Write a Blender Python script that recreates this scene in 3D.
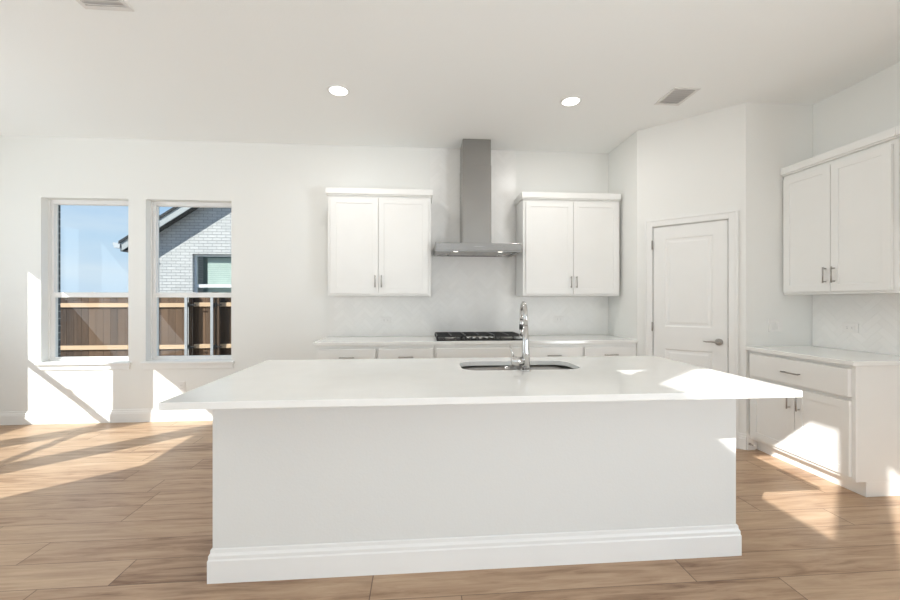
import bpy, bmesh, math, random
from mathutils import Vector, Matrix
random.seed(7)
for o in list(bpy.data.objects): bpy.data.objects.remove(o)
S = bpy.context.scene
COL = S.collection

# ------------------------------------------------------------------ camera
CAM = Vector((-0.142, -4.519, 1.319))
cd = bpy.data.cameras.new('camera'); cam = bpy.data.objects.new('camera', cd); COL.objects.link(cam)
cam.location = CAM; cam.rotation_euler = (math.pi/2, 0, -0.0769)
cd.sensor_fit = 'HORIZONTAL'; cd.sensor_width = 36; cd.lens = 391.7/900*36
cd.shift_y = 0.8/900; cd.shift_x = 0.3/900; cd.clip_start = .05; cd.clip_end = 200
S.camera = cam
S.cycles.sample_clamp_indirect = 10.0; S.cycles.max_bounces = 16; S.cycles.diffuse_bounces = 8
# ------------------------------------------------------------------ exposure
vs = S.view_settings
vs.view_transform = 'Standard'; vs.look = 'None'; vs.gamma = 1; vs.use_curve_mapping = False
vs.exposure = 0.16
# ------------------------------------------------------------------ sky
W = bpy.data.worlds.new('sky'); S.world = W; W.use_nodes = True
nt = W.node_tree; nt.nodes.clear()
out = nt.nodes.new('ShaderNodeOutputWorld'); bg = nt.nodes.new('ShaderNodeBackground')
tc = nt.nodes.new('ShaderNodeTexCoord'); sp = nt.nodes.new('ShaderNodeSeparateXYZ')
rp = nt.nodes.new('ShaderNodeValToRGB'); nz = nt.nodes.new('ShaderNodeTexNoise'); mx = nt.nodes.new('ShaderNodeMix')
mp = nt.nodes.new('ShaderNodeMapping'); r2 = nt.nodes.new('ShaderNodeValToRGB')
mp.inputs['Scale'].default_value = (1.5, 1.5, 7)
nt.links.new(tc.outputs['Generated'], sp.inputs[0]); nt.links.new(sp.outputs[2], rp.inputs[0])
nt.links.new(tc.outputs['Generated'], mp.inputs[0]); nt.links.new(mp.outputs[0], nz.inputs['Vector'])
nz.inputs['Scale'].default_value = 2.2; nz.inputs['Detail'].default_value = 5
nt.links.new(nz.outputs['Fac'], r2.inputs[0])
r2.color_ramp.elements[0].position = .45; r2.color_ramp.elements[1].position = .75
r2.color_ramp.elements[1].color = (.55, .55, .55, 1)
e = rp.color_ramp.elements; e[0].position = 0; e[0].color = (.60, .74, .90, 1); e[1].position = .5; e[1].color = (.22, .42, .80, 1)
k = e.new(.12); k.color = (.50, .69, .90, 1); k = e.new(.25); k.color = (.34, .56, .87, 1)
mx.data_type = 'RGBA'; nt.links.new(r2.outputs[0], mx.inputs['Factor'])
nt.links.new(rp.outputs[0], mx.inputs['A']); mx.inputs['B'].default_value = (.86, .90, .95, 1)
nt.links.new(mx.outputs['Result'], bg.inputs[0]); bg.inputs[1].default_value = .95
nt.links.new(bg.outputs[0], out.inputs[0])
# ------------------------------------------------------------------ sun
SUN = Vector((1.2, 1.0, -0.996)).normalized()
sd = bpy.data.lights.new('sun', 'SUN'); so = bpy.data.objects.new('sun', sd); COL.objects.link(so)
sd.energy = 6.5; sd.angle = math.radians(.3); sd.color = (1, .975, .935)
so.rotation_euler = SUN.to_track_quat('-Z', 'Y').to_euler(); so.location = (-8, -8, 9)
# ------------------------------------------------------------------ fill lamps added outside the window openings
def area(name, loc, direc, sx, sy, power, col=(1, 1, 1)):
    l = bpy.data.lights.new(name, 'AREA'); l.shape = 'RECTANGLE'; l.size = sx; l.size_y = sy; l.energy = power; l.color = col
    o = bpy.data.objects.new(name, l); COL.objects.link(o); o.location = loc
    o.rotation_euler = Vector(direc).to_track_quat('-Z', 'Z').to_euler(); return o
area('fill_great_room_rear', (-.1, -11.6, 1.5), (0, 1, .5), 5.4, 2.5, 50, (.90, .955, 1))  # added frontal fill, shining in through the rear opening
area('fill_great_room_side', (4.3, -6.3, 1.2), (-1, 0, 1), 2.8, 2.4, 300, (.90, .955, 1))  # added fill, tilted up to brighten the kitchen ceiling
area('fill_great_room_left', (-4.6, -9.45, 1.2), (1, .3, 1), 2.3, 2.4, 240, (.90, .955, 1))  # added fill from the left, balances the side lamp
area('fill_dining', (-5.35, -2.1, 1.55), (1, 0, .8), 2.9, 1.7, 48, (.89, .95, 1))  # added fill outside the left windows, tilted up at the ceiling

# ------------------------------------------------------------------ materials
MAT = {}
def newmat(name):
    m = bpy.data.materials.new(name); m.use_nodes = True; MAT[name] = m
    return m, m.node_tree, m.node_tree.nodes['Principled BSDF']
def N(t, kind, **kw):
    n = t.nodes.new(kind)
    for a, b in kw.items(): setattr(n, a, b)
    return n
def simple(name, col, rough=.5, metal=0, spec=.5, bump=0, bscale=200, var=0, vscale=4, coord='Object'):
    m, t, b = newmat(name)
    b.inputs['Base Color'].default_value = (*col, 1); b.inputs['Roughness'].default_value = rough
    b.inputs['Metallic'].default_value = metal; b.inputs['Specular IOR Level'].default_value = spec
    c = N(t, 'ShaderNodeTexCoord')
    if bump:
        n = N(t, 'ShaderNodeTexNoise'); n.inputs['Scale'].default_value = bscale; n.inputs['Detail'].default_value = 3
        t.links.new(c.outputs[coord], n.inputs['Vector'])
        bp = N(t, 'ShaderNodeBump'); bp.inputs['Strength'].default_value = bump; bp.inputs['Distance'].default_value = .002
        t.links.new(n.outputs['Fac'], bp.inputs['Height']); t.links.new(bp.outputs[0], b.inputs['Normal'])
    if var:
        n = N(t, 'ShaderNodeTexNoise'); n.inputs['Scale'].default_value = vscale; n.inputs['Detail'].default_value = 4
        t.links.new(c.outputs[coord], n.inputs['Vector'])
        r = N(t, 'ShaderNodeValToRGB'); r.color_ramp.elements[0].position = .3; r.color_ramp.elements[1].position = .7
        r.color_ramp.elements[0].color = (*[max(0, x*(1-var)) for x in col], 1); r.color_ramp.elements[1].color = (*[min(1, x*(1+var)) for x in col], 1)
        t.links.new(n.outputs['Fac'], r.inputs[0]); t.links.new(r.outputs[0], b.inputs['Base Color'])
    return m
def emis(name, col, s):
    m, t, b = newmat(name)
    b.inputs['Base Color'].default_value = (*col, 1); b.inputs['Emission Color'].default_value = (*col, 1); b.inputs['Emission Strength'].default_value = s
    return m
WALL = simple('wall_paint', (.825, .828, .805), .75, bump=.25, bscale=90)
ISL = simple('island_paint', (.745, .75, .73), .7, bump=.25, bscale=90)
CEIL = simple('ceiling_paint', (.89, .905, .90), .85, bump=.25, bscale=80)
TRIM = simple('trim_paint', (.84, .842, .825), .35, var=.01)
CAB = simple('cabinet_paint', (.85, .85, .83), .35, var=.01)
CABIN = simple('cabinet_gap', (.42, .41, .40), .7, var=.03)
VINYL = simple('white_vinyl', (.84, .84, .83), .35, var=.01)
QUARTZ = simple('white_quartz', (.87, .872, .85), .11, spec=.6, var=.015, vscale=9)
STEEL = simple('brushed_steel', (.36, .352, .34), .24, 1, var=.05, vscale=3)
SINKM = simple('sink_steel', (.33, .325, .32), .24, 1, var=.04)
CHROME = simple('chrome', (.58, .57, .56), .16, 1, var=.02)
NICKEL = simple('satin_nickel', (.42, .40, .38), .30, 1, var=.03)
IRON = simple('cast_iron', (.022, .022, .022), .45, bump=.3, bscale=150)
BLACKGL = simple('black_enamel', (.015, .015, .015), .15, var=.05)
BLACKR = simple('black_rubber', (.03, .03, .03), .5, var=.05)
FILTER = simple('filter_mesh', (.45, .44, .43), .4, 1, bump=.4, bscale=300)
PLATE = simple('white_plastic', (.83, .82, .80), .35, var=.01)
SLOT = simple('socket_slot', (.06, .06, .06), .6, var=.05)
VENTM = simple('vent_white_metal', (.74, .73, .71), .4, var=.02)
DUCT_SHADE = simple('duct_shade_grey', (.66, .65, .64), .7, var=.05)
LENS = emis('lamp_lens', (1, .96, .9), 6)
HLENS = emis('hood_lamp_lens', (1, .95, .86), 3)
ROOFM = simple('dark_shingles', (.035, .04, .045), .9, bump=.6, bscale=30, var=.2, vscale=12)
FASCIA = simple('grey_fascia_paint', (.36, .38, .38), .6, var=.05)
SOFFIT = simple('soffit_board', (.05, .05, .05), .8, var=.05)
GUTTER = simple('gutter_metal', (.50, .52, .53), .35, .3, var=.04)
GALV = simple('galvanised_steel', (.42, .43, .44), .5, .6, var=.08, vscale=20)
HINGE = simple('black_hinge_iron', (.02, .02, .022), .5, .5, var=.1)
CURT = simple('pale_green_blind', (.58, .66, .61), .7, var=.05)
DARKIN = simple('dim_room', (.30, .40, .38), .8, var=.1)
GRASS = simple('dry_ground', (.42, .39, .33), .95, bump=.8, bscale=40, var=.3, vscale=3)

def glassmat():
    m = bpy.data.materials.new('window_glass'); m.use_nodes = True; t = m.node_tree; t.nodes.clear()
    o = N(t, 'ShaderNodeOutputMaterial'); tr = N(t, 'ShaderNodeBsdfTransparent'); g = N(t, 'ShaderNodeBsdfGlossy'); mxs = N(t, 'ShaderNodeMixShader')
    lw = N(t, 'ShaderNodeLayerWeight'); pw = N(t, 'ShaderNodeMath', operation='POWER'); pw.inputs[1].default_value = 5
    f = N(t, 'ShaderNodeMath', operation='MULTIPLY_ADD'); f.inputs[1].default_value = .90; f.inputs[2].default_value = .014
    t.links.new(lw.outputs['Facing'], pw.inputs[0]); t.links.new(pw.outputs[0], f.inputs[0])
    tr.inputs[0].default_value = (.96, .98, .97, 1); g.inputs['Roughness'].default_value = .01
    t.links.new(f.outputs[0], mxs.inputs[0]); t.links.new(tr.outputs[0], mxs.inputs[1]); t.links.new(g.outputs[0], mxs.inputs[2]); t.links.new(mxs.outputs[0], o.inputs[0])
    return m
GLASS = glassmat()

def math_node(t, op, a, b=None):
    n = N(t, 'ShaderNodeMath', operation=op)
    for i, v in enumerate((a, b)):
        if v is None: continue
        if isinstance(v, (int, float)): n.inputs[i].default_value = v
        else: t.links.new(v, n.inputs[i])
    return n.outputs[0]
def floormat():
    m, t, b = newmat('oak_planks')
    PW, PL = .185, 1.52
    c = N(t, 'ShaderNodeTexCoord'); s = N(t, 'ShaderNodeSeparateXYZ'); t.links.new(c.outputs['Object'], s.inputs[0])
    y = math_node(t, 'DIVIDE', s.outputs[1], PW); row = math_node(t, 'FLOOR', y)
    wn = N(t, 'ShaderNodeTexWhiteNoise', noise_dimensions='1D'); t.links.new(row, wn.inputs['W'])
    off = math_node(t, 'MULTIPLY', wn.outputs['Value'], 5.0)
    x = math_node(t, 'ADD', math_node(t, 'DIVIDE', s.outputs[0], PL), off); idx = math_node(t, 'FLOOR', x)
    cb = N(t, 'ShaderNodeCombineXYZ'); t.links.new(row, cb.inputs[0]); t.links.new(idx, cb.inputs[1])
    w2 = N(t, 'ShaderNodeTexWhiteNoise', noise_dimensions='2D'); t.links.new(cb.outputs[0], w2.inputs['Vector'])
    fy = math_node(t, 'FRACT', y); fx = math_node(t, 'FRACT', x)
    ey = math_node(t, 'MINIMUM', fy, math_node(t, 'SUBTRACT', 1.0, fy)); ex = math_node(t, 'MINIMUM', fx, math_node(t, 'SUBTRACT', 1.0, fx))
    seam = math_node(t, 'MAXIMUM', math_node(t, 'LESS_THAN', ey, .0095), math_node(t, 'LESS_THAN', ex, .0017))
    # grain, shifted per plank
    ad = N(t, 'ShaderNodeVectorMath', operation='MULTIPLY_ADD'); t.links.new(w2.outputs['Color'], ad.inputs[0]); ad.inputs[1].default_value = (9, 9, 9); t.links.new(c.outputs['Object'], ad.inputs[2])
    mpn = N(t, 'ShaderNodeMapping'); mpn.inputs['Scale'].default_value = (1.6, 16, 1); t.links.new(ad.outputs[0], mpn.inputs[0])
    g = N(t, 'ShaderNodeTexNoise'); g.inputs['Scale'].default_value = 1.6; g.inputs['Detail'].default_value = 6; g.inputs['Roughness'].default_value = .65; g.inputs['Distortion'].default_value = .6
    t.links.new(mpn.outputs[0], g.inputs['Vector'])
    mp2 = N(t, 'ShaderNodeMapping'); mp2.inputs['Scale'].default_value = (.9, 4.5, 1); t.links.new(ad.outputs[0], mp2.inputs[0])
    g2 = N(t, 'ShaderNodeTexNoise'); g2.inputs['Scale'].default_value = 1.2; g2.inputs['Detail'].default_value = 2; t.links.new(mp2.outputs[0], g2.inputs['Vector'])
    mp3 = N(t, 'ShaderNodeMapping'); mp3.inputs['Scale'].default_value = (3, 75, 1); t.links.new(ad.outputs[0], mp3.inputs[0])
    g3 = N(t, 'ShaderNodeTexNoise'); g3.inputs['Scale'].default_value = 2; g3.inputs['Detail'].default_value = 3; t.links.new(mp3.outputs[0], g3.inputs['Vector'])
    r = N(t, 'ShaderNodeValToRGB'); e = r.color_ramp.elements
    e[0].position = .33; e[0].color = (.20, .11, .062, 1); e[1].position = .70; e[1].color = (.60, .435, .295, 1)
    k = e.new(.48); k.color = (.430, .288, .186, 1)
    v = math_node(t, 'ADD', math_node(t, 'MULTIPLY', g.outputs['Fac'], .62), math_node(t, 'MULTIPLY', g2.outputs['Fac'], .25))
    v = math_node(t, 'ADD', v, math_node(t, 'MULTIPLY', w2.outputs['Value'], .14)); v = math_node(t, 'ADD', v, math_node(t, 'MULTIPLY', math_node(t, 'SUBTRACT', g3.outputs['Fac'], .5), .10))
    t.links.new(v, r.inputs[0])
    mm = N(t, 'ShaderNodeMix', data_type='RGBA'); t.links.new(math_node(t, 'MULTIPLY', seam, .75), mm.inputs['Factor']); t.links.new(r.outputs[0], mm.inputs['A']); mm.inputs['B'].default_value = (.10, .06, .04, 1)
    t.links.new(mm.outputs['Result'], b.inputs['Base Color'])
    b.inputs['Roughness'].default_value = .38; b.inputs['Specular IOR Level'].default_value = .35
    bp = N(t, 'ShaderNodeBump'); bp.inputs['Strength'].default_value = .15; bp.inputs['Distance'].default_value = .002
    t.links.new(math_node(t, 'SUBTRACT', g3.outputs['Fac'], seam), bp.inputs['Height']); t.links.new(bp.outputs[0], b.inputs['Normal'])
    return m
FLOOR = floormat()
def islandmat(name, c0, c1, rough, grain=None, bump=0, spec=.5):
    """colour varies from piece to piece (tile, board) of one mesh"""
    m, t, b = newmat(name)
    g = N(t, 'ShaderNodeNewGeometry'); r = N(t, 'ShaderNodeValToRGB'); r.color_ramp.elements[0].color = (*c0, 1); r.color_ramp.elements[1].color = (*c1, 1); r.color_ramp.elements[0].position = .2; r.color_ramp.elements[1].position = .8
    c = N(t, 'ShaderNodeTexCoord'); mpn = N(t, 'ShaderNodeMapping'); n = N(t, 'ShaderNodeTexNoise'); n.inputs['Detail'].default_value = 4
    mpn.inputs['Scale'].default_value = grain or (6, 6, 6)
    t.links.new(c.outputs['Object'], mpn.inputs[0]); t.links.new(mpn.outputs[0], n.inputs['Vector']); n.inputs['Scale'].default_value = 1
    w = .5 if grain else .35
    v = math_node(t, 'ADD', math_node(t, 'MULTIPLY', g.outputs['Random Per Island'], 1-w), math_node(t, 'MULTIPLY', n.outputs['Fac'], w))
    t.links.new(v, r.inputs[0]); t.links.new(r.outputs[0], b.inputs['Base Color']); b.inputs['Roughness'].default_value = rough; b.inputs['Specular IOR Level'].default_value = spec
    return m
TILE = islandmat('marble_tile', (.835, .83, .81), (.865, .86, .84), .30)
GROUT = simple('tile_grout', (.82, .815, .795), .8, var=.02)
BOARD = islandmat('cedar_board', (.034, .018, .010), (.170, .098, .054), .85, grain=(22, 22, 1.6))
RAIL = islandmat('pale_pine_rail', (.42, .27, .15), (.62, .43, .27), .8, grain=(3, 20, 20))
def brickmat(name, c1, c2, mort, axis='XZ', w=.24, h=.08):
    m, t, b = newmat(name)
    c = N(t, 'ShaderNodeTexCoord'); s = N(t, 'ShaderNodeSeparateXYZ'); cb = N(t, 'ShaderNodeCombineXYZ'); t.links.new(c.outputs['Object'], s.inputs[0])
    t.links.new(s.outputs[0 if axis == 'XZ' else 1], cb.inputs[0]); t.links.new(s.outputs[2], cb.inputs[1])
    br = N(t, 'ShaderNodeTexBrick'); t.links.new(cb.outputs[0], br.inputs['Vector'])
    br.inputs['Scale'].default_value = 1; br.inputs['Brick Width'].default_value = w; br.inputs['Row Height'].default_value = h; br.inputs['Mortar Size'].default_value = .006; br.inputs['Mortar Smooth'].default_value = .3
    br.inputs['Color1'].default_value = (*c1, 1); br.inputs['Color2'].default_value = (*c2, 1); br.inputs['Mortar'].default_value = (*mort, 1)
    t.links.new(br.outputs['Color'], b.inputs['Base Color']); b.inputs['Roughness'].default_value = .85
    bp = N(t, 'ShaderNodeBump'); bp.inputs['Strength'].default_value = .8; bp.inputs['Distance'].default_value = .008; bp.invert = True
    t.links.new(br.outputs['Fac'], bp.inputs['Height']); t.links.new(bp.outputs[0], b.inputs['Normal'])
    return m
WBRICK = brickmat('white_painted_brick', (.60, .595, .58), (.51, .51, .50), (.30, .30, .30), w=.22, h=.075)
DBRICK = brickmat('dark_grey_brick', (.07, .08, .085), (.11, .12, .125), (.40, .40, .40), axis='YZ', w=.2, h=.08)

# ------------------------------------------------------------------ mesh helpers
class MB:
    def __init__(s): s.bm = bmesh.new()
    def box(s, x0, x1, y0, y1, z0, z1):
        v = [s.bm.verts.new((x, y, z)) for z in (z0, z1) for y in (y0, y1) for x in (x0, x1)]
        for f in ((0, 2, 3, 1), (4, 5, 7, 6), (0, 1, 5, 4), (2, 6, 7, 3), (0, 4, 6, 2), (1, 3, 7, 5)): s.bm.faces.new([v[i] for i in f])
        return s
    def prism(s, pts, a0, a1, axis='x'):
        """pts: 2-D outline, extruded along axis.  axis x: pts=(y,z); y: pts=(x,z); z: pts=(x,y)"""
        mk = {'x': lambda p, a: (a, p[0], p[1]), 'y': lambda p, a: (p[0], a, p[1]), 'z': lambda p, a: (p[0], p[1], a)}[axis]
        A = [s.bm.verts.new(mk(p, a0)) for p in pts]; B = [s.bm.verts.new(mk(p, a1)) for p in pts]; n = len(pts)
        s.bm.faces.new(A); s.bm.faces.new(B[::-1])
        for i in range(n): s.bm.faces.new([A[i], B[i], B[(i+1) % n], A[(i+1) % n]])
        return s
    def tube(s, path, rad, seg=16, caps=True):
        path = [Vector(p) for p in path]; n = len(path)
        if not hasattr(rad, '__len__'): rad = [rad]*n
        rings = []; up = None
        for i, p in enumerate(path):
            d = (path[min(i+1, n-1)]-path[max(i-1, 0)]).normalized()
            if up is None: up = d.orthogonal().normalized()
            else: up = (up-d*up.dot(d)).normalized()
            w = d.cross(up)
            rings.append([s.bm.verts.new(p+(up*math.cos(a)+w*math.sin(a))*rad[i]) for a in [2*math.pi*k/seg for k in range(seg)]])
        for a, b in zip(rings, rings[1:]):
            for k in range(seg): f = s.bm.faces.new([a[k], a[(k+1) % seg], b[(k+1) % seg], b[k]]); f.smooth = True
        if caps: s.bm.faces.new(rings[0][::-1]); s.bm.faces.new(rings[-1])
        return s
    def quad(s, *p): s.bm.faces.new([s.bm.verts.new(q) for q in p]); return s
    def build(s, name, mat, parent=None, bevel=0, loc=None):
        bmesh.ops.recalc_face_normals(s.bm, faces=s.bm.faces)
        me = bpy.data.meshes.new(name); s.bm.to_mesh(me); s.bm.free(); me.materials.append(mat)
        o = bpy.data.objects.new(name, me); COL.objects.link(o)
        if parent: o.parent = parent
        if loc: o.location = loc
        if bevel:
            b = o.modifiers.new('bevel', 'BEVEL'); b.width = bevel; b.segments = 2; b.limit_method = 'ANGLE'; b.angle_limit = math.radians(40)
        return o
def empty(name, loc=(0, 0, 0), rz=0, parent=None):
    o = bpy.data.objects.new(name, None); COL.objects.link(o); o.location = loc; o.rotation_euler = (0, 0, rz); o.empty_display_size = .1
    if parent: o.parent = parent
    return o
def tag(o, label=None, cat=None, group=None, kind=None):
    if label: o['label'] = label
    if cat: o['category'] = cat
    if group: o['group'] = group
    if kind: o['kind'] = kind
    return o
def struct(o, label=None):
    o['kind'] = 'structure'
    if label: o['label'] = label
    return o
def copy_tree(o, parent=None):
    c = o.copy(); COL.objects.link(c); c.parent = parent
    for ch in list(o.children): copy_tree(ch, c)
    return c
def wall_mb(a0, a1, z0, z1, t0, t1, holes, axis='x'):
    """wall running along axis with rectangular holes (a0,a1,z0,z1); t0..t1 its two faces"""
    A = sorted({a0, a1, *[h[0] for h in holes], *[h[1] for h in holes]}); Z = sorted({z0, z1, *[h[2] for h in holes], *[h[3] for h in holes]})
    m = MB(); P = (lambda a, t, z: (a, t, z)) if axis == 'x' else (lambda a, t, z: (t, a, z))
    solid = lambda i, j: 0 <= i < len(A)-1 and 0 <= j < len(Z)-1 and not any(h[0] <= A[i] and A[i+1] <= h[1] and h[2] <= Z[j] and Z[j+1] <= h[3] for h in holes)
    vv = {}
    def V(i, t, j):
        k = (i, t, j)
        if k not in vv: vv[k] = m.bm.verts.new(P(A[i], (t0, t1)[t], Z[j]))
        return vv[k]
    for i in range(len(A)-1):
        for j in range(len(Z)-1):
            if not solid(i, j): continue
            for t in (0, 1): m.bm.faces.new([V(i, t, j), V(i+1, t, j), V(i+1, t, j+1), V(i, t, j+1)])
            if not solid(i-1, j): m.bm.faces.new([V(i, 0, j), V(i, 1, j), V(i, 1, j+1), V(i, 0, j+1)])
            if not solid(i+1, j): m.bm.faces.new([V(i+1, 0, j), V(i+1, 1, j), V(i+1, 1, j+1), V(i+1, 0, j+1)])
            if not solid(i, j-1): m.bm.faces.new([V(i, 0, j), V(i, 1, j), V(i+1, 1, j), V(i+1, 0, j)])
            if not solid(i, j+1): m.bm.faces.new([V(i, 0, j+1), V(i, 1, j+1), V(i+1, 1, j+1), V(i+1, 0, j+1)])
    return m

# ------------------------------------------------------------------ dimensions
H = 3.079; XS = 2.106; PA = .6215; PWD = .6372; XR = 3.384; YRET = -PA-PWD; XL = -5.07; YH = -4.37
HG = 6.1; XG = -3.6; YG = -11.0
CZ = .914
WZ0, WZ1 = .656, 2.428
BW = [(-4.184, -3.302), (-3.124, -2.224)]
LW = [(-1.51, -.63), (-2.57, -1.69), (-3.63, -2.75)]
# ------------------------------------------------------------------ structure
struct(MB().box(-5.3, 3.6, -11.2, .16, -.06, 0).build('floor', FLOOR))
# the ground outside stands lower than the floor, with room for the slab
struct(MB().box(-40, -5.35, -30, 40, -.5, -.4).box(-5.35, 40, .30, 40, -.5, -.4).box(3.7, 40, -30, .30, -.5, -.4).box(-5.35, 3.7, -30, -11.4, -.5, -.4).build('ground', GRASS))
struct(MB().box(XL-.2, XR+.15, YH, .30, H, H+.16).build('ceiling', CEIL))
struct(MB().box(XG-.15, XR+.15, YG-.2, YH, HG, HG+.2).build('ceiling_great_room', CEIL))
struct(wall_mb(XL-.16, XS, 0, H, 0, .15, [(a, b, WZ0, WZ1) for a, b in BW]).build('wall_back', WALL))
struct(wall_mb(XL-.28, XR+.15, -.45, H+.1, .16, .235, [(a-.005, b+.005, WZ0+.02, WZ1-.02) for a, b in BW]).build('wall_back_brick', DBRICK))
struct(wall_mb(YH, 0, 0, H, XL-.15, XL, [(a, b, WZ0, WZ1) for a, b in LW], axis='y').build('wall_left', WALL))
struct(MB().box(XS, XS+.11, -PA, .15, 0, H).build('wall_pantry_side', WALL))
# 45 degree pantry wall, with the door opening
DS0, DS1, DH = .135, .787, 2.075       # opening along the wall, height
WL = PWD*2**.5
pa = empty('wall_pantry_angled', (XS, -PA, 0), -math.pi/4); struct(pa)
wall_mb(0, WL, 0, H, 0, .11, [(DS0, DS1, 0, DH)]).build('wall_panel', WALL, pa)
struct(MB().box(XS+PWD, XR, YRET, YRET+.11, 0, H).build('wall_return', WALL))
struct(MB().box(XR, XR+.15, YH, YRET, 0, H).box(XR, XR+.15, YRET, .15, 0, H).build('wall_right', WALL))
# great room behind the camera (two storeys, open to the kitchen)
struct(MB().box(XG-.15, XR+.15, YH-.12, YH, H+.16, HG).box(XG-.15, XR+.15, YH-.12, YH, H, H+.16).build('wall_over_kitchen', WALL))
struct(MB().box(XL-.15, XG-.1, YH-.12, YH, 0, H).build('wall_dining_end', WALL))
CL = [(-6.38, -5.51, 4.73, 5.77), (-7.39, -6.55, 4.76, 5.77), (-8.47, -7.63, 4.76, 5.77), (-10.6, -9.6, .2, 2.6)]  # last, low opening is added to let extra sun into the room
struct(wall_mb(YG, YH, 0, HG, XG-.1, XG, CL, axis='y').build('wall_great_room_left', WALL))
struct(wall_mb(XG, XR, 0, HG, YG-.12, YG, [(-2.9, 2.7, .25, 2.85)]).build('wall_great_room_rear', WALL))  # unseen opening, added for the rear fill lamp
struct(wall_mb(YG, YH, 0, HG, XR, XR+.12, [(-7.7, -4.9, .2, 2.8)], axis='y').build('wall_great_room_right', WALL))  # unseen opening, added for the side fill lamp

def window(name, loc, rz, w, h, label=None, blocks=True):
    """single-hung vinyl window in a plaster reveal; local x across, y outwards, z up, origin at the lower left corner of the opening"""
    r = empty(name, loc, rz); struct(r, label)
    f = MB(); y0, y1 = .10, .152; fw = .042
    f.box(0, fw, y0, y1, 0, h).box(w-fw, w, y0, y1, 0, h).box(fw, w-fw, y0, y1, h-fw, h).box(fw, w-fw, y0, y1, 0, .028)
    f.box(0, .012, .085, y0, .03, h).box(w-.012, w, .085, y0, .03, h)
    f.build('window_frame', VINYL, r, .002)
    zm = .735
    up = MB(); a = .004; up.box(fw, fw+a, .128, .15, zm, h-fw).box(w-fw-a, w-fw, .128, .15, zm, h-fw).box(fw, w-fw, .128, .15, h-fw-a, h-fw).box(fw, w-fw, .128, .15, zm-.028, zm+.022)
    u = up.build('upper_sash', VINYL, r, .001)
    MB().box(fw+a, w-fw-a, .137, .141, zm+.022, h-fw-a).build('glass', GLASS, u)
    lo = MB(); lo.box(fw, fw+.006, .104, .126, .028, zm).box(w-fw-.006, w-fw, .104, .126, .028, zm).box(fw, w-fw, .104, .126, .028, .044).box(fw, w-fw, .102, .126, zm-.034, zm+.018)
    l = lo.build('lower_sash', VINYL, r, .001)
    MB().box(fw+.006, w-fw-.006, .113, .117, .044, zm-.034).build('glass', GLASS, l)
    MB().box(w/2-.03, w/2+.03, .092, .104, zm+.004, zm+.018).box(w/2-.008, w/2+.02, .085, .1, zm+.018, zm+.026).build('sash_lock', VINYL, l, .001)
    MB().box(.018, .024, .088, .1, zm, h-.12).build('balance_cord', VINYL, r)
    s = MB(); s.box(-.035, w+.035, -.032, 0, -.026, -.004).box(0, w, 0, .10, -.004, .004)
    s.build('window_sill', TRIM, r, .004)
    MB().box(-.02, w+.02, -.012, 0, -.082, -.026).build('sill_apron', TRIM, r, .003)
    return r
window('window_1', (BW[0][0], 0, WZ0), 0, BW[0][1]-BW[0][0], WZ1-WZ0, 'left single-hung white window looking onto the sky and fence')
window('window_2', (BW[1][0], 0, WZ0), 0, BW[1][1]-BW[1][0], WZ1-WZ0, 'right single-hung white window looking onto the white brick house')
for i, (a, b) in enumerate(LW): window('window_%d' % (3+i), (XL, a, WZ0), math.pi/2, b-a, WZ1-WZ0)

def base_profile(t=.015, h=.14):
    return [(0, 0), (-t, 0), (-t, h-.045), (-t+.003, h-.04), (-t+.003, h-.028), (-t*.45, h-.018), (-t*.4, h-.004), (-t*.2, h), (0, h)]
def baseboard(name, loc, rz, ln, parent=None, ext=(0, 0)):
    m = MB().prism(base_profile(), -ext[0], ln+ext[1], 'x'); o = m.build(name, TRIM, parent); o.location = loc; o.rotation_euler = (0, 0, rz)
    if not parent: struct(o)
    return o
baseboard('baseboard_back', (XL, 0, 0), 0, -1.16-XL)
baseboard('baseboard_left', (XL, YH, 0), math.pi/2, -YH)
baseboard('baseboard_return', (XS+PWD, YRET, 0), 0, .075)
b1 = baseboard('baseboard_pantry_1', (XS, -PA, 0), -math.pi/4, .074)
b2 = baseboard('baseboard_pantry_2', (XS+.8445/2**.5, -PA-.8445/2**.5, 0), -math.pi/4, WL-.8445)

# pantry door
d = empty('door_1', (XS, -PA, 0), -math.pi/4); struct(d, 'white two-panel pantry door in the angled corner wall')
c = MB(); cw = .068
for (x0, x1) in ((DS0-cw+.01, DS0+.01), (DS1-.01, DS1+cw-.01)): c.box(x0, x1, -.018, 0, 0, DH+cw-.01)
c.box(DS0+.01, DS1-.01, -.018, 0, DH-.01, DH+cw-.01)
c.box(DS0-cw+.01, DS0-cw+.028, -.024, -.018, 0, DH+cw-.01).box(DS1+cw-.028, DS1+cw-.01, -.024, -.018, 0, DH+cw-.01).box(DS0-cw+.028, DS1+cw-.028, -.024, -.018, DH+cw-.028, DH+cw-.01)
c.build('door_casing', TRIM, d, .002)
MB().box(DS0, DS0+.014, 0, .10, 0, DH).box(DS1-.014, DS1, 0, .10, 0, DH).box(DS0+.014, DS1-.014, 0, .10, DH-.014, DH).build('door_jamb', TRIM, d)
def panel_door(x0, x1, z0, z1, panels, yf=.0, t=.035):
    m = MB(); xs = sorted({x0, x1, *[p[0] for p in panels], *[p[1] for p in panels]})
    bm = wall_mb(x0, x1, z0, z1, yf, yf+t, panels).bm; m.bm.free(); m.bm = bm
    for (a, b, c0, c1) in panels:   # sloped moulding down to a raised field
        q = [(a, c0), (b, c0), (b, c1), (a, c1)]
        def ring(o, y): return [m.bm.verts.new((x+(o if x == a else -o), y, z+(o if z == c0 else -o))) for x, z in q]
        R = [ring(0, yf), ring(.012, yf+.007), ring(.030, yf+.007), ring(.045, yf+.003)]
        for A, B in zip(R, R[1:]):
            for k in range(4): m.bm.faces.new([A[k], A[(k+1) % 4], B[(k+1) % 4], B[k]])
        m.bm.faces.new(R[-1])
    return m
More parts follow.
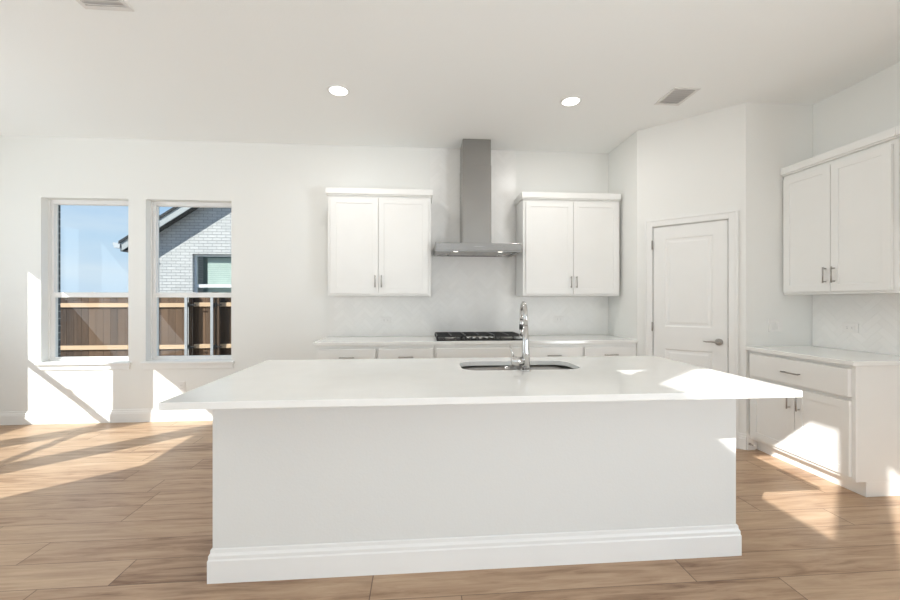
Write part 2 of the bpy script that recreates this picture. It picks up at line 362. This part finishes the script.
sl = panel_door(DS0+.018, DS1-.018, .012, DH-.018, [(.255, .655, 1.065, 1.935), (.255, .655, .23, .845)], yf=.004)
slab = sl.build('door_leaf', TRIM, d)
hd = empty('lever_handle', (.702, .004, .94), 0, slab)
m = MB(); m.tube([(0, 0, 0), (0, -.008, 0), (0, -.012, 0)], [.032, .031, .024], 24); m.tube([(0, -.01, 0), (0, -.045, 0)], .010, 12)
m.build('rosette', NICKEL, hd)
m = MB(); m.tube([(.008, -.05, 0), (-.02, -.052, .002), (-.06, -.05, .003), (-.095, -.046, -.001), (-.115, -.040, .003)], [.010, .010, .008, .007, .005], 12); m.build('lever', NICKEL, hd)
hd['label'] = 'satin nickel lever handle'
for z in (.25, 1.06, 1.88):
    MB().tube([(DS0+.012, -.022, z-.045), (DS0+.012, -.022, z+.045)], .006, 10).box(DS0+.004, DS0+.018, -.02, .004, z-.04, z+.04).build('hinge', NICKEL, d)
MB().box(DS1-.017, DS1-.0135, -.003, .03, .90, .98).build('strike_plate', NICKEL, d)
# door stop on the return baseboard
ds = MB(); ds.tube([(2.79, YRET-.016, .06), (2.79, YRET-.03, .06)], [.012, .006], 12); ds.tube([(2.79, YRET-.03, .06), (2.79, YRET-.07, .06)], .005, 10)
# (short spring stop by the toe kick)
dso = empty('door_stop', (2.765, YRET-.016, .055)); tag(dso, 'small spring door stop sticking out of the short baseboard beside the pantry door', 'door stop')
ds.bm.free()
MB().tube([(0, 0.001, 0), (0, -.006, 0)], .011, 12).tube([(0, -.006, 0), (0, -.045, 0)], .0045, 10).build('spring', NICKEL, dso)
MB().tube([(0, -.045, 0), (0, -.056, 0)], .008, 12).build('rubber_tip', PLATE, dso)

# ------------------------------------------------------------------ cabinets
def shaker(x0, x1, z0, z1, yb, t=.022, fr=.058):
    """door slab whose front face is at yb-t, with a recessed flat panel"""
    m = MB(); f = yb-t
    m.bm.free(); m.bm = wall_mb(x0, x1, z0, z1, f, yb, [(x0+fr, x1-fr, z0+fr, z1-fr)]).bm
    m.box(x0+fr, x1-fr, f+.005, yb, z0+fr, z1-fr)
    return m
def flat_front(x0, x1, z0, z1, yb, t=.030, fr=0.0): return MB().box(x0, x1, yb-t, yb, z0, z1)
def pull(x, z, y, vertical, ln, parent):
    m = MB(); h = ln/2; yy = y-.028
    e1, e2 = ((x, yy, z-h), (x, yy, z+h)) if vertical else ((x-h, yy, z), (x+h, yy, z))
    m.tube([e1, e2], .0052, 10)
    for s in (-1, 1):
        p = (x, y, z+s*(h-.012)) if vertical else (x+s*(h-.012), y, z)
        m.tube([p, (p[0], yy, p[2])], .0045, 8)
    o = m.build('handle', NICKEL, parent); o['label'] = 'satin nickel bar pull'; return o
def cabinet(name, loc, rz, w, depth, z0, z1, doors, drawers, label, cat, toe=0, group=None, side=True):
    """doors: (x0,x1,z0,z1,handle_x,handle_z) ; drawers: (x0,x1,z0,z1) ; depth to the face frame"""
    r = empty(name, loc, rz); tag(r, label, cat, 'upper wall cabinets' if name == 'wall_cabinet' else 'base cabinets under the counters')
    m = MB(); m.box(0, w, -depth+.02, -.002, z0+toe, z1)
    if toe: m.box(.0, w, -depth+.085, -.002, z0, z0+toe)
    m.build('cabinet_box', CAB, r, .0015)
    ff = wall_mb(0, w, z0+toe, z1, -depth, -depth+.02, [])
    ff.build('face_frame', CAB, r, .0015)
    if toe: MB().box(0, w, -depth+.075, -depth+.085, z0, z0+toe-.002).build('toe_kick', CAB, r)
    for q in doors:
        x0, x1, a, b, hx, hz, hl = q
        o = shaker(x0, x1, a, b, -depth-.001).build('door', CAB, r, .0015)
        pull(hx, hz, -depth-.023, True, hl, o)
    for q in drawers:
        x0, x1, a, b = q[:4]
        o = flat_front(x0, x1, a, b, -depth-.001).build('drawer', CAB, r, .003)
        if len(q) < 5: pull((x0+x1)/2, (a+b)/2-.005, -depth-.031, False, .145, o)
        else: o.name = 'false_front'
    return r
def crown(parent, x0, x1, depth, z0, z1, right=True, left=True):
    m = MB(); l = x0-(.020 if left else 0); r = x1+(.020 if right else 0); zz = z0+.012
    m.box(x0-(.012 if left else 0), x1+(.012 if right else 0), -depth-.024, 0, z0, zz).box(l, r, -depth-.034, 0, zz, z1)
    return m.build('crown_molding', CAB, parent, .003)

UD = .33
c1 = cabinet('wall_cabinet', (-1.0976, -.011, 0), 0, 1.076, UD-.011, 1.372, 2.425,
   [(.030, .521, 1.395, 2.400, .491, 1.523, .125), (.526, 1.046, 1.395, 2.400, .556, 1.523, .125)], [],
   'white two-door wall cabinet hanging left of the steel range hood', 'cabinet')
crown(c1, 0, 1.076, UD-.011, 2.425, 2.497)
c2 = cabinet('wall_cabinet', (.981, -.011, 0), 0, 1.090, UD-.011, 1.372, 2.425,
   [(.028, .552, 1.395, 2.400, .524, 1.523, .125), (.557, 1.066, 1.395, 2.400, .585, 1.523, .125)], [],
   'white two-door wall cabinet between the range hood and the pantry corner', 'cabinet')
crown(c2, 0, 1.090, UD-.011, 2.425, 2.497, right=False)
c3 = cabinet('wall_cabinet', (XR-.011, YRET-.002, 0), -math.pi/2, .845, .283-.011, 1.372, 2.425,
   [(.018, .414, 1.393, 2.395, .384, 1.523, .125), (.419, .815, 1.393, 2.395, .449, 1.523, .125)], [],
   'white two-door wall cabinet on the right wall above the short counter with outlet', 'cabinet')
crown(c3, 0, .845, .283-.011, 2.425, 2.497, right=False, left=False)
c4 = cabinet('wall_cabinet', (XR-.011, YRET-.849, 0), -math.pi/2, .93, .283-.011, 1.84, 2.425,
   [(.020, .455, 1.862, 2.395, .415, 1.95, .1), (.475, .910, 1.862, 2.395, .515, 1.95, .1)], [],
   'short white wall cabinet above the fridge space at the right edge of the photo', 'cabinet')
crown(c4, 0, .93, .283-.011, 2.425, 2.497, left=False)

BT = CZ-.031
def bc(x0, w, fronts, doors, label):
    return cabinet('base_cabinet', (x0, -.002, 0), 0, w, .608, 0, BT, doors, fronts, label, 'cabinet', toe=.1)
def bdoors(xs): return [(a, b, .125, .675, (b-.035 if k % 2 == 0 else a+.035), .58, .125) for k, (a, b) in enumerate(xs)]
bc(-1.146, 1.151, [(.026, .574, .70, .845), (.602, 1.138, .70, .845)], bdoors([(.026, .574), (.602, 1.138)]), 'white base cabinet with two drawers under the counter left of the cooktop')
bc(.006, .894, [(.018, .878, .70, .845, 1)], bdoors([(.018, .440), (.456, .878)]), 'white base cabinet with plain false front directly beneath the gas cooktop')
bc(.901, 1.203, [(.018, .610, .70, .845), (.640, 1.180, .70, .845)], bdoors([(.018, .610), (.640, 1.180)]), 'white base cabinet with two drawers between cooktop and pantry corner')
rb = cabinet('base_cabinet', (XR-.002, YRET-.002, 0), -math.pi/2, .850, .608, 0, BT,
   [(.035, .438, .128, .640, .403, .545, .14), (.443, .826, .128, .640, .480, .545, .14)], [(.035, .826, .668, .858)],
   'white base cabinet with wide drawer and two doors on the right wall', 'cabinet', toe=.1)

def slab_hole(outer, inner, z0, z1):
    m = MB()
    def loop(p, z): return [m.bm.verts.new((x, y, z)) for x, y in p]
    L = {}
    for z in (z0, z1):
        es = []
        for p, nm in ((outer, 'o'), (inner, 'i')):
            if not p: continue
            v = loop(p, z); L[nm, z] = v
            es += [m.bm.edges.new((v[i], v[(i+1) % len(v)])) for i in range(len(v))]
        bmesh.ops.triangle_fill(m.bm, use_beauty=True, use_dissolve=False, edges=es)
    for nm in ('o', 'i'):
        if (nm, z0) in L:
            a, b = L[nm, z0], L[nm, z1]; n = len(a)
            for i in range(n): m.bm.faces.new([a[i], a[(i+1) % n], b[(i+1) % n], b[i]])
    return m
def rrect(x0, x1, y0, y1, r, n=6):
    p = []
    for cx, cy, a in ((x1-r, y1-r, 0), (x0+r, y1-r, 90), (x0+r, y0+r, 180), (x1-r, y0+r, 270)):
        for k in range(n+1): t = math.radians(a+90*k/n); p.append((cx+r*math.cos(t), cy+r*math.sin(t)))
    return p
SK = (.112, .838, -2.262, -1.915)
# countertops
ct = slab_hole([(-1.176, -2.881), (1.581, -2.881), (1.581, -1.757), (-1.176, -1.757)], rrect(*SK, .10), CZ-.031, CZ).build('island_countertop', QUARTZ, None, .003)
tag(ct, 'long white quartz countertop covering the kitchen island, overhanging its front', 'countertop')
o = MB().box(-1.173, XS-.002, -.640, -.002, CZ-.031, CZ).build('countertop', QUARTZ, None, .003); tag(o, 'white quartz countertop along the back wall under the cooktop', 'countertop')
o = MB().box(XR-.648, XR-.002, -2.128, YRET-.002, CZ-.031, CZ).build('countertop', QUARTZ, None, .003); tag(o, 'short white quartz countertop on the base cabinet by the right wall', 'countertop')

# ------------------------------------------------------------------ island
isl = empty('kitchen_island', (0.195, -2.2, 0)); tag(isl, 'large white kitchen island with plain front and stepped baseboard on the wood floor', 'kitchen island')
def w(m, name, mat, par=isl, bev=0, off=(-.195, 2.2, 0)): return m.build(name, mat, par, bev, loc=off)
IX0, IX1, IY0, IY1 = -1.112, 1.503, -2.597, -1.80
# hollow body so that the sink has its own space
m = MB(); m.box(IX0, IX1, IY0, IY0+.10, 0, CZ-.033).box(IX0, IX0+.10, IY0+.10, IY1, 0, CZ-.033).box(IX1-.10, IX1, IY0+.10, IY1, 0, CZ-.033).box(IX0+.10, IX1-.10, IY1-.02, IY1, .1, CZ-.033).box(IX0+.1, IX1-.1, IY0+.1, IY1-.02, .08, .1)
w(m, 'island_body', ISL)
t = .016; hb = .155
pr = [(0, 0), (1, 0), (1, hb-.052), (.8, hb-.045), (.8, hb-.030), (.42, hb-.018), (.36, hb-.004), (.15, hb), (0, hb)]
m = MB(); rings = []
for (k, z) in pr:
    q = k*t; e = .001
    rings.append([m.bm.verts.new(p) for p in ((IX0-q-e, IY1, z), (IX0-q-e, IY0-q-e, z), (IX1+q+e, IY0-q-e, z), (IX1+q+e, IY1, z))])
for A, B in zip(rings, rings[1:]):
    for k in range(3): m.bm.faces.new([A[k], A[k+1], B[k+1], B[k]])
for k in range(3): m.bm.faces.new([rings[-1][k], rings[-1][k+1], rings[0][k+1], rings[0][k]])
for k in (0, 3): m.bm.faces.new([R[k] for R in rings])
w(m, 'base_molding', TRIM)
m = MB().box(IX0+.10, IX1-.10, IY1-.08, IY1-.07, 0, .08); w(m, 'toe_kick', CAB)
for k in range(4):
    x0 = IX0+.06+k*.625; x1 = x0+.605
    m = MB(); m.bm.free(); m.bm = wall_mb(x0, x1, .125, .86, IY1+.001, IY1+.019, [(x0+.058, x1-.058, .183, .80)]).bm; m.box(x0+.058, x1-.058, IY1+.001, IY1+.010, .183, .80)
    w(m, 'door', CAB, bev=.0015)

# sink: two bowls hung under the worktop
sk = empty('kitchen_sink', (.475, -2.09, CZ-.031)); tag(sk, 'double-bowl stainless sink set under the island countertop', 'sink')
def bowl(x0, x1, y0, y1, dep, name):
    m = MB(); rs = []
    for (ins, z) in ((-.018, -.002), (0, -.003), (.006, -.06), (.010, -dep+.03), (.035, -dep)):
        rs.append([m.bm.verts.new((x-.475, y+2.09, z)) for x, y in rrect(x0+ins, x1-ins, y0+ins, y1-ins, max(.09-ins*.3, .02))])
    for A, B in zip(rs, rs[1:]):
        n = len(A)
        for k in range(n): f = m.bm.faces.new([A[k], A[(k+1) % n], B[(k+1) % n], B[k]]); f.smooth = True
    m.bm.faces.new(rs[-1])
    o = m.build(name, SINKM, sk); so_ = o.modifiers.new('shell', 'SOLIDIFY'); so_.thickness = .0015; so_.offset = 1
    cx, cy = (x0+x1)/2-.475, (y0+y1)/2+2.09
    MB().tube([(cx, cy, -dep+.001), (cx, cy, -dep+.004)], .042, 20).build('drain', CHROME, o)
bowl(SK[0]-.006, .462, SK[2]-.006, SK[3]+.006, .21, 'sink_bowl')
bowl(.486, SK[1]+.006, SK[2]-.006, SK[3]+.006, .21, 'sink_bowl')
# faucet
fx, fy = .468, -2.300
fa = empty('kitchen_faucet', (fx, fy, CZ)); tag(fa, 'tall chrome gooseneck pull-down faucet standing on the island in front of the sink', 'faucet')
MB().tube([(0, 0, 0), (0, 0, .006), (0, 0, .012)], [.030, .030, .026], 24).tube([(0, 0, .012), (0, 0, .11), (0, 0, .17), (0, 0, .26)], [.0245, .022, .0175, .0150], 24).build('faucet_body', CHROME, fa)
p = [(0, 0, .255)]+[(.0095-.0095*math.cos(a), .080-.080*math.cos(a), .308+.080*math.sin(a)) for a in [math.radians(x) for x in range(0, 181, 12)]]
p.append((.020, .161, .285))
MB().tube(p, .0130, 16).build('gooseneck', CHROME, fa)
sh = MB().tube([(.020, .161, .288), (.020, .162, .27), (.020, .164, .215), (.020, .165, .185)], [.0130, .0140, .0145, .0125], 16).build('spray_head', CHROME, fa)
MB().tube([(.020, .1625, .262), (.020, .1635, .228)], .0152, 16).build('spray_button', BLACKR, sh)
hn = MB().tube([(-.012, 0, .056), (-.074, 0, .060), (-.082, 0, .060)], [.026, .027, .022], 18).build('valve', CHROME, fa)
MB().tube([(-.072, -.004, .080), (-.080, -.006, .105), (-.092, -.008, .150)], [.006, .005, .0042], 10).build('lever', CHROME, hn)

# ------------------------------------------------------------------ cooktop
ck = empty('gas_cooktop', (.482, -.315, CZ)); tag(ck, 'black gas cooktop with iron grates and front knobs on the back counter', 'cooktop')
MB().box(-.452, .452, -.262, .262, .0003, .012).build('cooktop_plate', BLACKGL, ck, .004)
for gx in (-.30, 0, .30):
    m = MB(); hx = .145; zt = .050
    for y in (-.225 if gx else -.12, .235): m.box(gx-hx, gx+hx, y-.006, y+.006, zt-.014, zt)
    y0 = -.225 if gx else -.12
    for x in (-hx, 0, hx): m.box(gx+x-.006, gx+x+.006, y0, .235, zt-.014, zt)
    for y in ((-.11, .005, .12) if gx else (-.02, .05, .12)): m.box(gx-hx, gx+hx, y-.005, y+.005, zt-.012, zt)
    for x in (-hx, hx):
        for y in (y0, .235): m.box(gx+x-.009, gx+x+.009, y-.009, y+.009, .012, zt-.01)
    m.build('grate', IRON, ck, .002)
for bx, by in ((-.30, -.11), (-.30, .13), (0, .06), (.30, -.11), (.30, .13)):
    MB().tube([(bx, by, .012), (bx, by, .024), (bx, by, .030)], [.062, .055, .035], 20).build('burner', NICKEL, ck)
for kx in (-.125, -.065, 0, .065, .125):
    o = MB().tube([(kx, -.215+abs(kx)*.2, .012), (kx, -.215+abs(kx)*.2, .034), (kx, -.215+abs(kx)*.2, .037)], [.024, .021, .016], 18).build('knob', CHROME, ck)

# ------------------------------------------------------------------ range hood
rh = empty('range_hood', (.470, 0, 1.832)); tag(rh, 'stainless steel chimney range hood on the tiled back wall above the cooktop', 'range hood')
hw = .450
m = MB().prism([(-hw, .010), (hw, .010), (hw, .088), (-hw, .088)], -.50, -.012, 'y')
cn = m.build('canopy', STEEL, rh, .004)
MB().box(-hw, hw, -.50, -.482, -.002, .010).box(-hw, hw, -.030, -.012, -.002, .010).box(-hw, -hw+.03, -.482, -.030, -.002, .010).box(hw-.03, hw, -.482, -.030, -.002, .010).build('canopy_rim', STEEL, cn)
MB().box(-.28, -.004, -.41, -.06, .004, .0095).box(.004, .28, -.41, -.06, .004, .0095).build('grease_filter', FILTER, cn)
for x in (-.235, .235):
    l = MB().tube([(x, -.446, .0099), (x, -.446, .002)], .030, 20).build('lamp', STEEL, cn)
    MB().tube([(x, -.446, .0019), (x, -.446, .0005)], .024, 20).build('lamp_lens', HLENS, l)
for x in (-.04, -.02, 0, .02, .04): MB().tube([(x, -.5002, .05), (x, -.504, .05)], .005, 10).build('button', CHROME, cn)
MB().box(-.148, .168, -.300, -.012, .088, .960).build('lower_chimney', STEEL, rh, .002)
MB().box(-.144, .164, -.297, -.012, .960, H-1.832-.002).build('upper_chimney', STEEL, rh, .001)

# ------------------------------------------------------------------ herringbone backsplash
def herring(regions, name, loc, rz, label):
    r = empty(name, loc, rz); tag(r, label, 'backsplash')
    wd, ln, g = .051, .153, .0011
    def tiles():
        for a in range(-160, 160):
            for b in range(-40, 40):
                ox, oy = a*wd+b*ln, a*wd-b*ln
                yield (ox, oy, ox+ln, oy+wd)
                yield (ox+ln, oy+wd-ln, ox+ln+wd, oy+wd)
    c45 = math.sqrt(.5)
    M = MB(); G = MB()
    for (x0, x1, z0, z1) in regions:
        G.box(x0, x1, -.0075, -.001, z0, z1)
        bm = bmesh.new()
        for (a, b, c, d_) in tiles():
            mx_, my_ = (a+c)/2, (b+d_)/2; X, Z = (mx_-my_)*c45, (mx_+my_)*c45
            if X < x0-.12 or X > x1+.12 or Z < z0-.12 or Z > z1+.12: continue
            q = [(a+g, b+g), (c-g, b+g), (c-g, d_-g), (a+g, d_-g)]; q2 = [(a+g*2.2, b+g*2.2), (c-g*2.2, b+g*2.2), (c-g*2.2, d_-g*2.2), (a+g*2.2, d_-g*2.2)]
            A = [bm.verts.new(((x-y)*c45, -.0082, (x+y)*c45)) for x, y in q]; B = [bm.verts.new(((x-y)*c45, -.009, (x+y)*c45)) for x, y in q2]
            bm.faces.new(B)
            for i in range(4): bm.faces.new([A[i], A[(i+1) % 4], B[(i+1) % 4], B[i]])
        for co, no in (((x0, 0, 0), (-1, 0, 0)), ((x1, 0, 0), (1, 0, 0)), ((0, 0, z0), (0, 0, -1)), ((0, 0, z1), (0, 0, 1))):
            bmesh.ops.bisect_plane(bm, geom=bm.verts[:]+bm.edges[:]+bm.faces[:], plane_co=co, plane_no=no, clear_outer=True)
        tmp = bpy.data.meshes.new('t'); bm.to_mesh(tmp); bm.free(); M.bm.from_mesh(tmp); bpy.data.meshes.remove(tmp)
    G.build('grout', GROUT, r); M.build('tiles', TILE, r)
    return r
herring([(-1.154, XS-.002, CZ+.001, 1.371), (-.020, .980, 1.371, H-.001)], 'backsplash', (0, 0, 0), 0, 'white marble herringbone tile wall behind the cooktop, rising to the ceiling behind the hood')
herring([(0.002, .86, CZ+.001, 1.371)], 'backsplash', (XR, YRET, 0), -math.pi/2, 'white herringbone tile strip above the short counter on the right wall')

# ------------------------------------------------------------------ outlets and switches
def outlet(loc, rz, horiz, kind, label, cat='outlet', name='wall_outlet'):
    r = empty(name, loc, rz); tag(r, label, cat, 'wall outlets of the kitchen' if cat == 'outlet' else None)
    wv, hv = (.120, .073) if horiz else (.073, .120)
    if kind == 'switch2': wv, hv = .136, .116
    MB().box(-wv/2, wv/2, -.007, 0, -hv/2, hv/2).build('cover_plate', PLATE, r, .002)
    if kind == 'switch2':
        for x in (-.024, .024): MB().box(x-.016, x+.016, -.012, -.007, -.033, .033).build('rocker', PLATE, r, .001)
    else:
        a, b = (.034, .017) if horiz else (.017, .034)
        f = MB().box(-a, a, -.010, -.007, -b, b).build('socket_face', PLATE, r, .001)
        for k in (-1, 1):
            s = MB()
            for j in (-1, 1):
                cx, cz = (k*.018, j*.006) if horiz else (j*.006, k*.018)
                if horiz: s.box(cx-.004, cx+.004, -.0107, -.010, cz-.001, cz+.001)
                else: s.box(cx-.001, cx+.001, -.0107, -.010, cz-.004, cz+.004)
            s.build('slots', SLOT, f)
    return r
outlet((-2.745, -.0005, .375), 0, False, 'o', 'white upright wall outlet on the painted wall under the right window')
outlet((-.527, -.0095, 1.098), 0, True, 'o', 'white sideways outlet on the tile left of the cooktop')
outlet((1.497, -.0095, 1.100), 0, True, 'o', 'white sideways outlet on the tile right of the faucet')
outlet((3.020, YRET-.0005, 1.100), 0, False, 'switch2', 'white double rocker switch on the wall between pantry door and right counter', 'switch', 'light_switch')
outlet((XR-.0095, -1.575, 1.098), -math.pi/2, True, 'o', 'white sideways outlet on the tile above the right counter')

# ------------------------------------------------------------------ ceiling lights and vents
def downlight(x, y, label):
    r = empty('ceiling_light', (x, y, H)); tag(r, label, 'ceiling light', 'recessed ceiling lights')
    m = MB(); rs = []
    for (rad, z) in ((.092, 0), (.090, -.006), (.074, -.008), (.070, -.001)):
        rs.append([m.bm.verts.new((rad*math.cos(a), rad*math.sin(a), z)) for a in [2*math.pi*k/40 for k in range(40)]])
    for A, B in zip(rs, rs[1:]):
        for k in range(40): f = m.bm.faces.new([A[k], A[(k+1) % 40], B[(k+1) % 40], B[k]]); f.smooth = True
    m.build('trim_ring', TRIM, r)
    MB().tube([(0, 0, -.0008), (0, 0, -.005)], .0735, 40).build('lens', LENS, r)
    l = bpy.data.lights.new('lamp_light', 'AREA'); l.shape = 'DISK'; l.size = .14; l.energy = 8; l.color = (1, .98, .95)
    o = bpy.data.objects.new('lamp_light', l); COL.objects.link(o); o.parent = r; o.location = (0, 0, -.012)
downlight(-.818, -1.18, 'lit round recessed ceiling light on the left, above the left wall cabinet')
downlight(1.188, -1.16, 'lit round recessed ceiling light right of the hood chimney')
def vent(x0, x1, y0, y1, label):
    cx, cy = (x0+x1)/2, (y0+y1)/2; r = empty('ceiling_vent', (cx, cy, H)); tag(r, label, 'air vent', 'ceiling air vents')
    a, b = (x1-x0)/2, (y1-y0)/2; f = .028
    m = MB(); m.box(-a, a, -b, -b+f, -.007, 0).box(-a, a, b-f, b, -.007, 0).box(-a, -a+f, -b+f, b-f, -.007, 0).box(a-f, a, -b+f, b-f, -.007, 0); m.build('vent_frame', VENTM, r, .002)
    MB().box(-a+f, a-f, -b+f, b-f, -.0012, -.0004).build('duct_shadow', DUCT_SHADE, r).name = 'duct_shade'  # flat grey sheet, coloured as the shade behind the louvers
    m = MB(); n = 7
    for k in range(n):
        y = -b+f+(k+.5)*(2*b-2*f)/n
        m.prism([(y-.009, -.010), (y-.008, -.0112), (y+.009, -.003), (y+.008, -.0018)], -a+f, a-f, 'x')
    m.build('louvers', VENTM, r)
vent(1.950, 2.180, -1.45, -1.165, 'white slatted air vent in the ceiling above the pantry corner')
vent(-2.145, -1.865, -2.30, -2.002, 'white slatted air vent at the top edge of the photo')

# ------------------------------------------------------------------ outside: fence
def rnd(a, b): return random.uniform(a, b)
def boards(x0, x1, y, z0, z1, bw=.14):
    m = MB(); x = x0
    while x < x1-.02:
        e = min(x+bw-.004, x1); dz = rnd(-.008, .008); m.box(x, e, y+rnd(0, .004), y+.018, z0, z1+dz); x += bw
    return m
FZ = 1.47
fn = empty('wooden_fence', (-7.5, 4.0, -.4)); tag(fn, 'brown board fence with two pale rails seen through the left window', 'fence')
OFF = (7.5, -4.0, .4)
boards(-14, -4.975, 4.0, -.4, FZ).build('boards', BOARD, fn, loc=OFF)
for z in (1.187, .325, -.2):
    MB().box(-14, -4.975, 3.962, 3.999, z, z+.085).build('rail', RAIL, fn, .003, loc=OFF)
gt = empty('wooden_gate', (-4.5, 4.1, -.4)); tag(gt, 'brown wooden gate with black strap hinges and steel posts outside the right window', 'gate')
GO = (4.5, -4.1, .4)
boards(-4.90, -3.6, 4.11, -.38, FZ+.03, .13).build('boards', BOARD, gt, loc=GO)
for z in (1.20, .325):
    MB().box(-4.857, -3.6, 4.07, 4.109, z, z+.085).build('rail', RAIL, gt, .003, loc=GO)
for x in (-4.963, -4.452):
    MB().box(x, x+.052, 3.93, 3.958, -.4, FZ).build('steel_post', GALV, gt, loc=GO)
for (x0, x1) in ((-4.908, -4.858), (-4.395, -4.305)):
    MB().box(x0, x1, 3.98, 4.01, -.38, FZ).box(x0, x0+.03, 4.01, 4.069, -.38, FZ).build('side_board', BOARD, gt, loc=GO)
for x in (-4.93, -4.41):
    for z in (1.19, .32):
        o = MB().box(x, x+.06, 3.959, 3.979, z, z+.09).box(x+.03, x+.17, 3.965, 3.978, z+.03, z+.055).build('hinge', HINGE, gt, .003, loc=GO)

# ------------------------------------------------------------------ outside: the neighbouring house
YW = 5.87; YF = 5.55
hs = empty('neighbour_house', (-3.0, YW, -.4)); tag(hs, 'white painted brick house with dark gable roof behind the gate', 'house')
HO = (3.0, -YW, .4)
sl_ = (3.621-3.126)/(-5.715+6.453)   # rake slope
def rake(x): return 3.126+(x+6.453)*sl_     # lower edge of the fascia
xe = -7.36; xc = -6.98; xr = -2.2       # eave end, wall corner, ridge
zr = rake(xr)
sof = .0
hwin = (-5.873, -4.7, .9, 2.51)
wm = wall_mb(xc, 2*xr-xc, -.4, rake(xc)+.05, YW, YW+.2, [hwin])
wm.prism([(xc, rake(xc)+.05), (2*xr-xc, rake(xc)+.05), (xr, zr+.05)], YW, YW+.2, 'y')
wm.build('brick_wall', WBRICK, hs, loc=HO)
MB().box(xc, xc+.2, YW+.2, YW+8, -.4, rake(xc)+.05).build('side_wall', WBRICK, hs, loc=HO)
def strip(x0, x1, lo, hi, y0, y1, mat, name):
    m = MB()
    for s in (1, -1):
        f = lambda x: x if s == 1 else 2*xr-x
        m.prism([(f(x0), rake(x0)+lo), (f(x1), rake(x1)+lo), (f(x1), rake(x1)+hi), (f(x0), rake(x0)+hi)], y0, y1, 'y')
    return m.build(name, mat, hs, loc=HO)
strip(xe, xr, 0, .20, YF, YF+.03, FASCIA, 'rake_fascia')
strip(xe, xr, .05, .075, YF+.03, YW, SOFFIT, 'soffit')
strip(xe-.03, xr, .20, .265, YF-.03, YW+8, ROOFM, 'roof')
MB().box(xe, xc, YF+.03, YW+8, rake(xe), rake(xe)+.02).box(xe, xe+.02, YF, YW+8, rake(xe), rake(xe)+.17).build('eave_box', SOFFIT, hs, loc=HO)
MB().prism([(xe-.001, 2.60), (xe-.001, 2.72), (xe-.16, 2.73), (xe-.17, 2.70), (xe-.13, 2.60)], YF-.02, YW+8, 'y').build('gutter', GUTTER, hs, loc=HO)
wn_ = empty('house_window', (0, 0, 0), 0, hs); wn_.name = 'window'
x0, x1, z0, z1 = hwin; y = YW+.09
m = MB(); f = .06; m.box(x0, x0+f, y, y+.05, z0, z1).box(x1-f, x1, y, y+.05, z0, z1).box(x0+f, x1-f, y, y+.05, z1-f, z1).box(x0+f, x1-f, y, y+.05, z0, z0+f).box(x0+f, x1-f, y, y+.05, 1.66, 1.74)
m.build('frame', VINYL, wn_, loc=HO)
MB().box(x0+f, x1-f, y+.02, y+.026, z0+f, z1-f).build('pane', GLASS, wn_, loc=HO)
m = MB()
for k in range(int((2.42-z0)/.05)): zz = z0+.03+k*.05; m.box(x0+.26, x1-.02, y+.12, y+.128, zz, zz+.044)
m.build('blind', CURT, wn_, loc=HO)
MB().box(x0-.05, x1+.05, y+.5, y+.52, z0-.05, z1+.05).build('room_beyond', DARKIN, wn_, loc=HO)
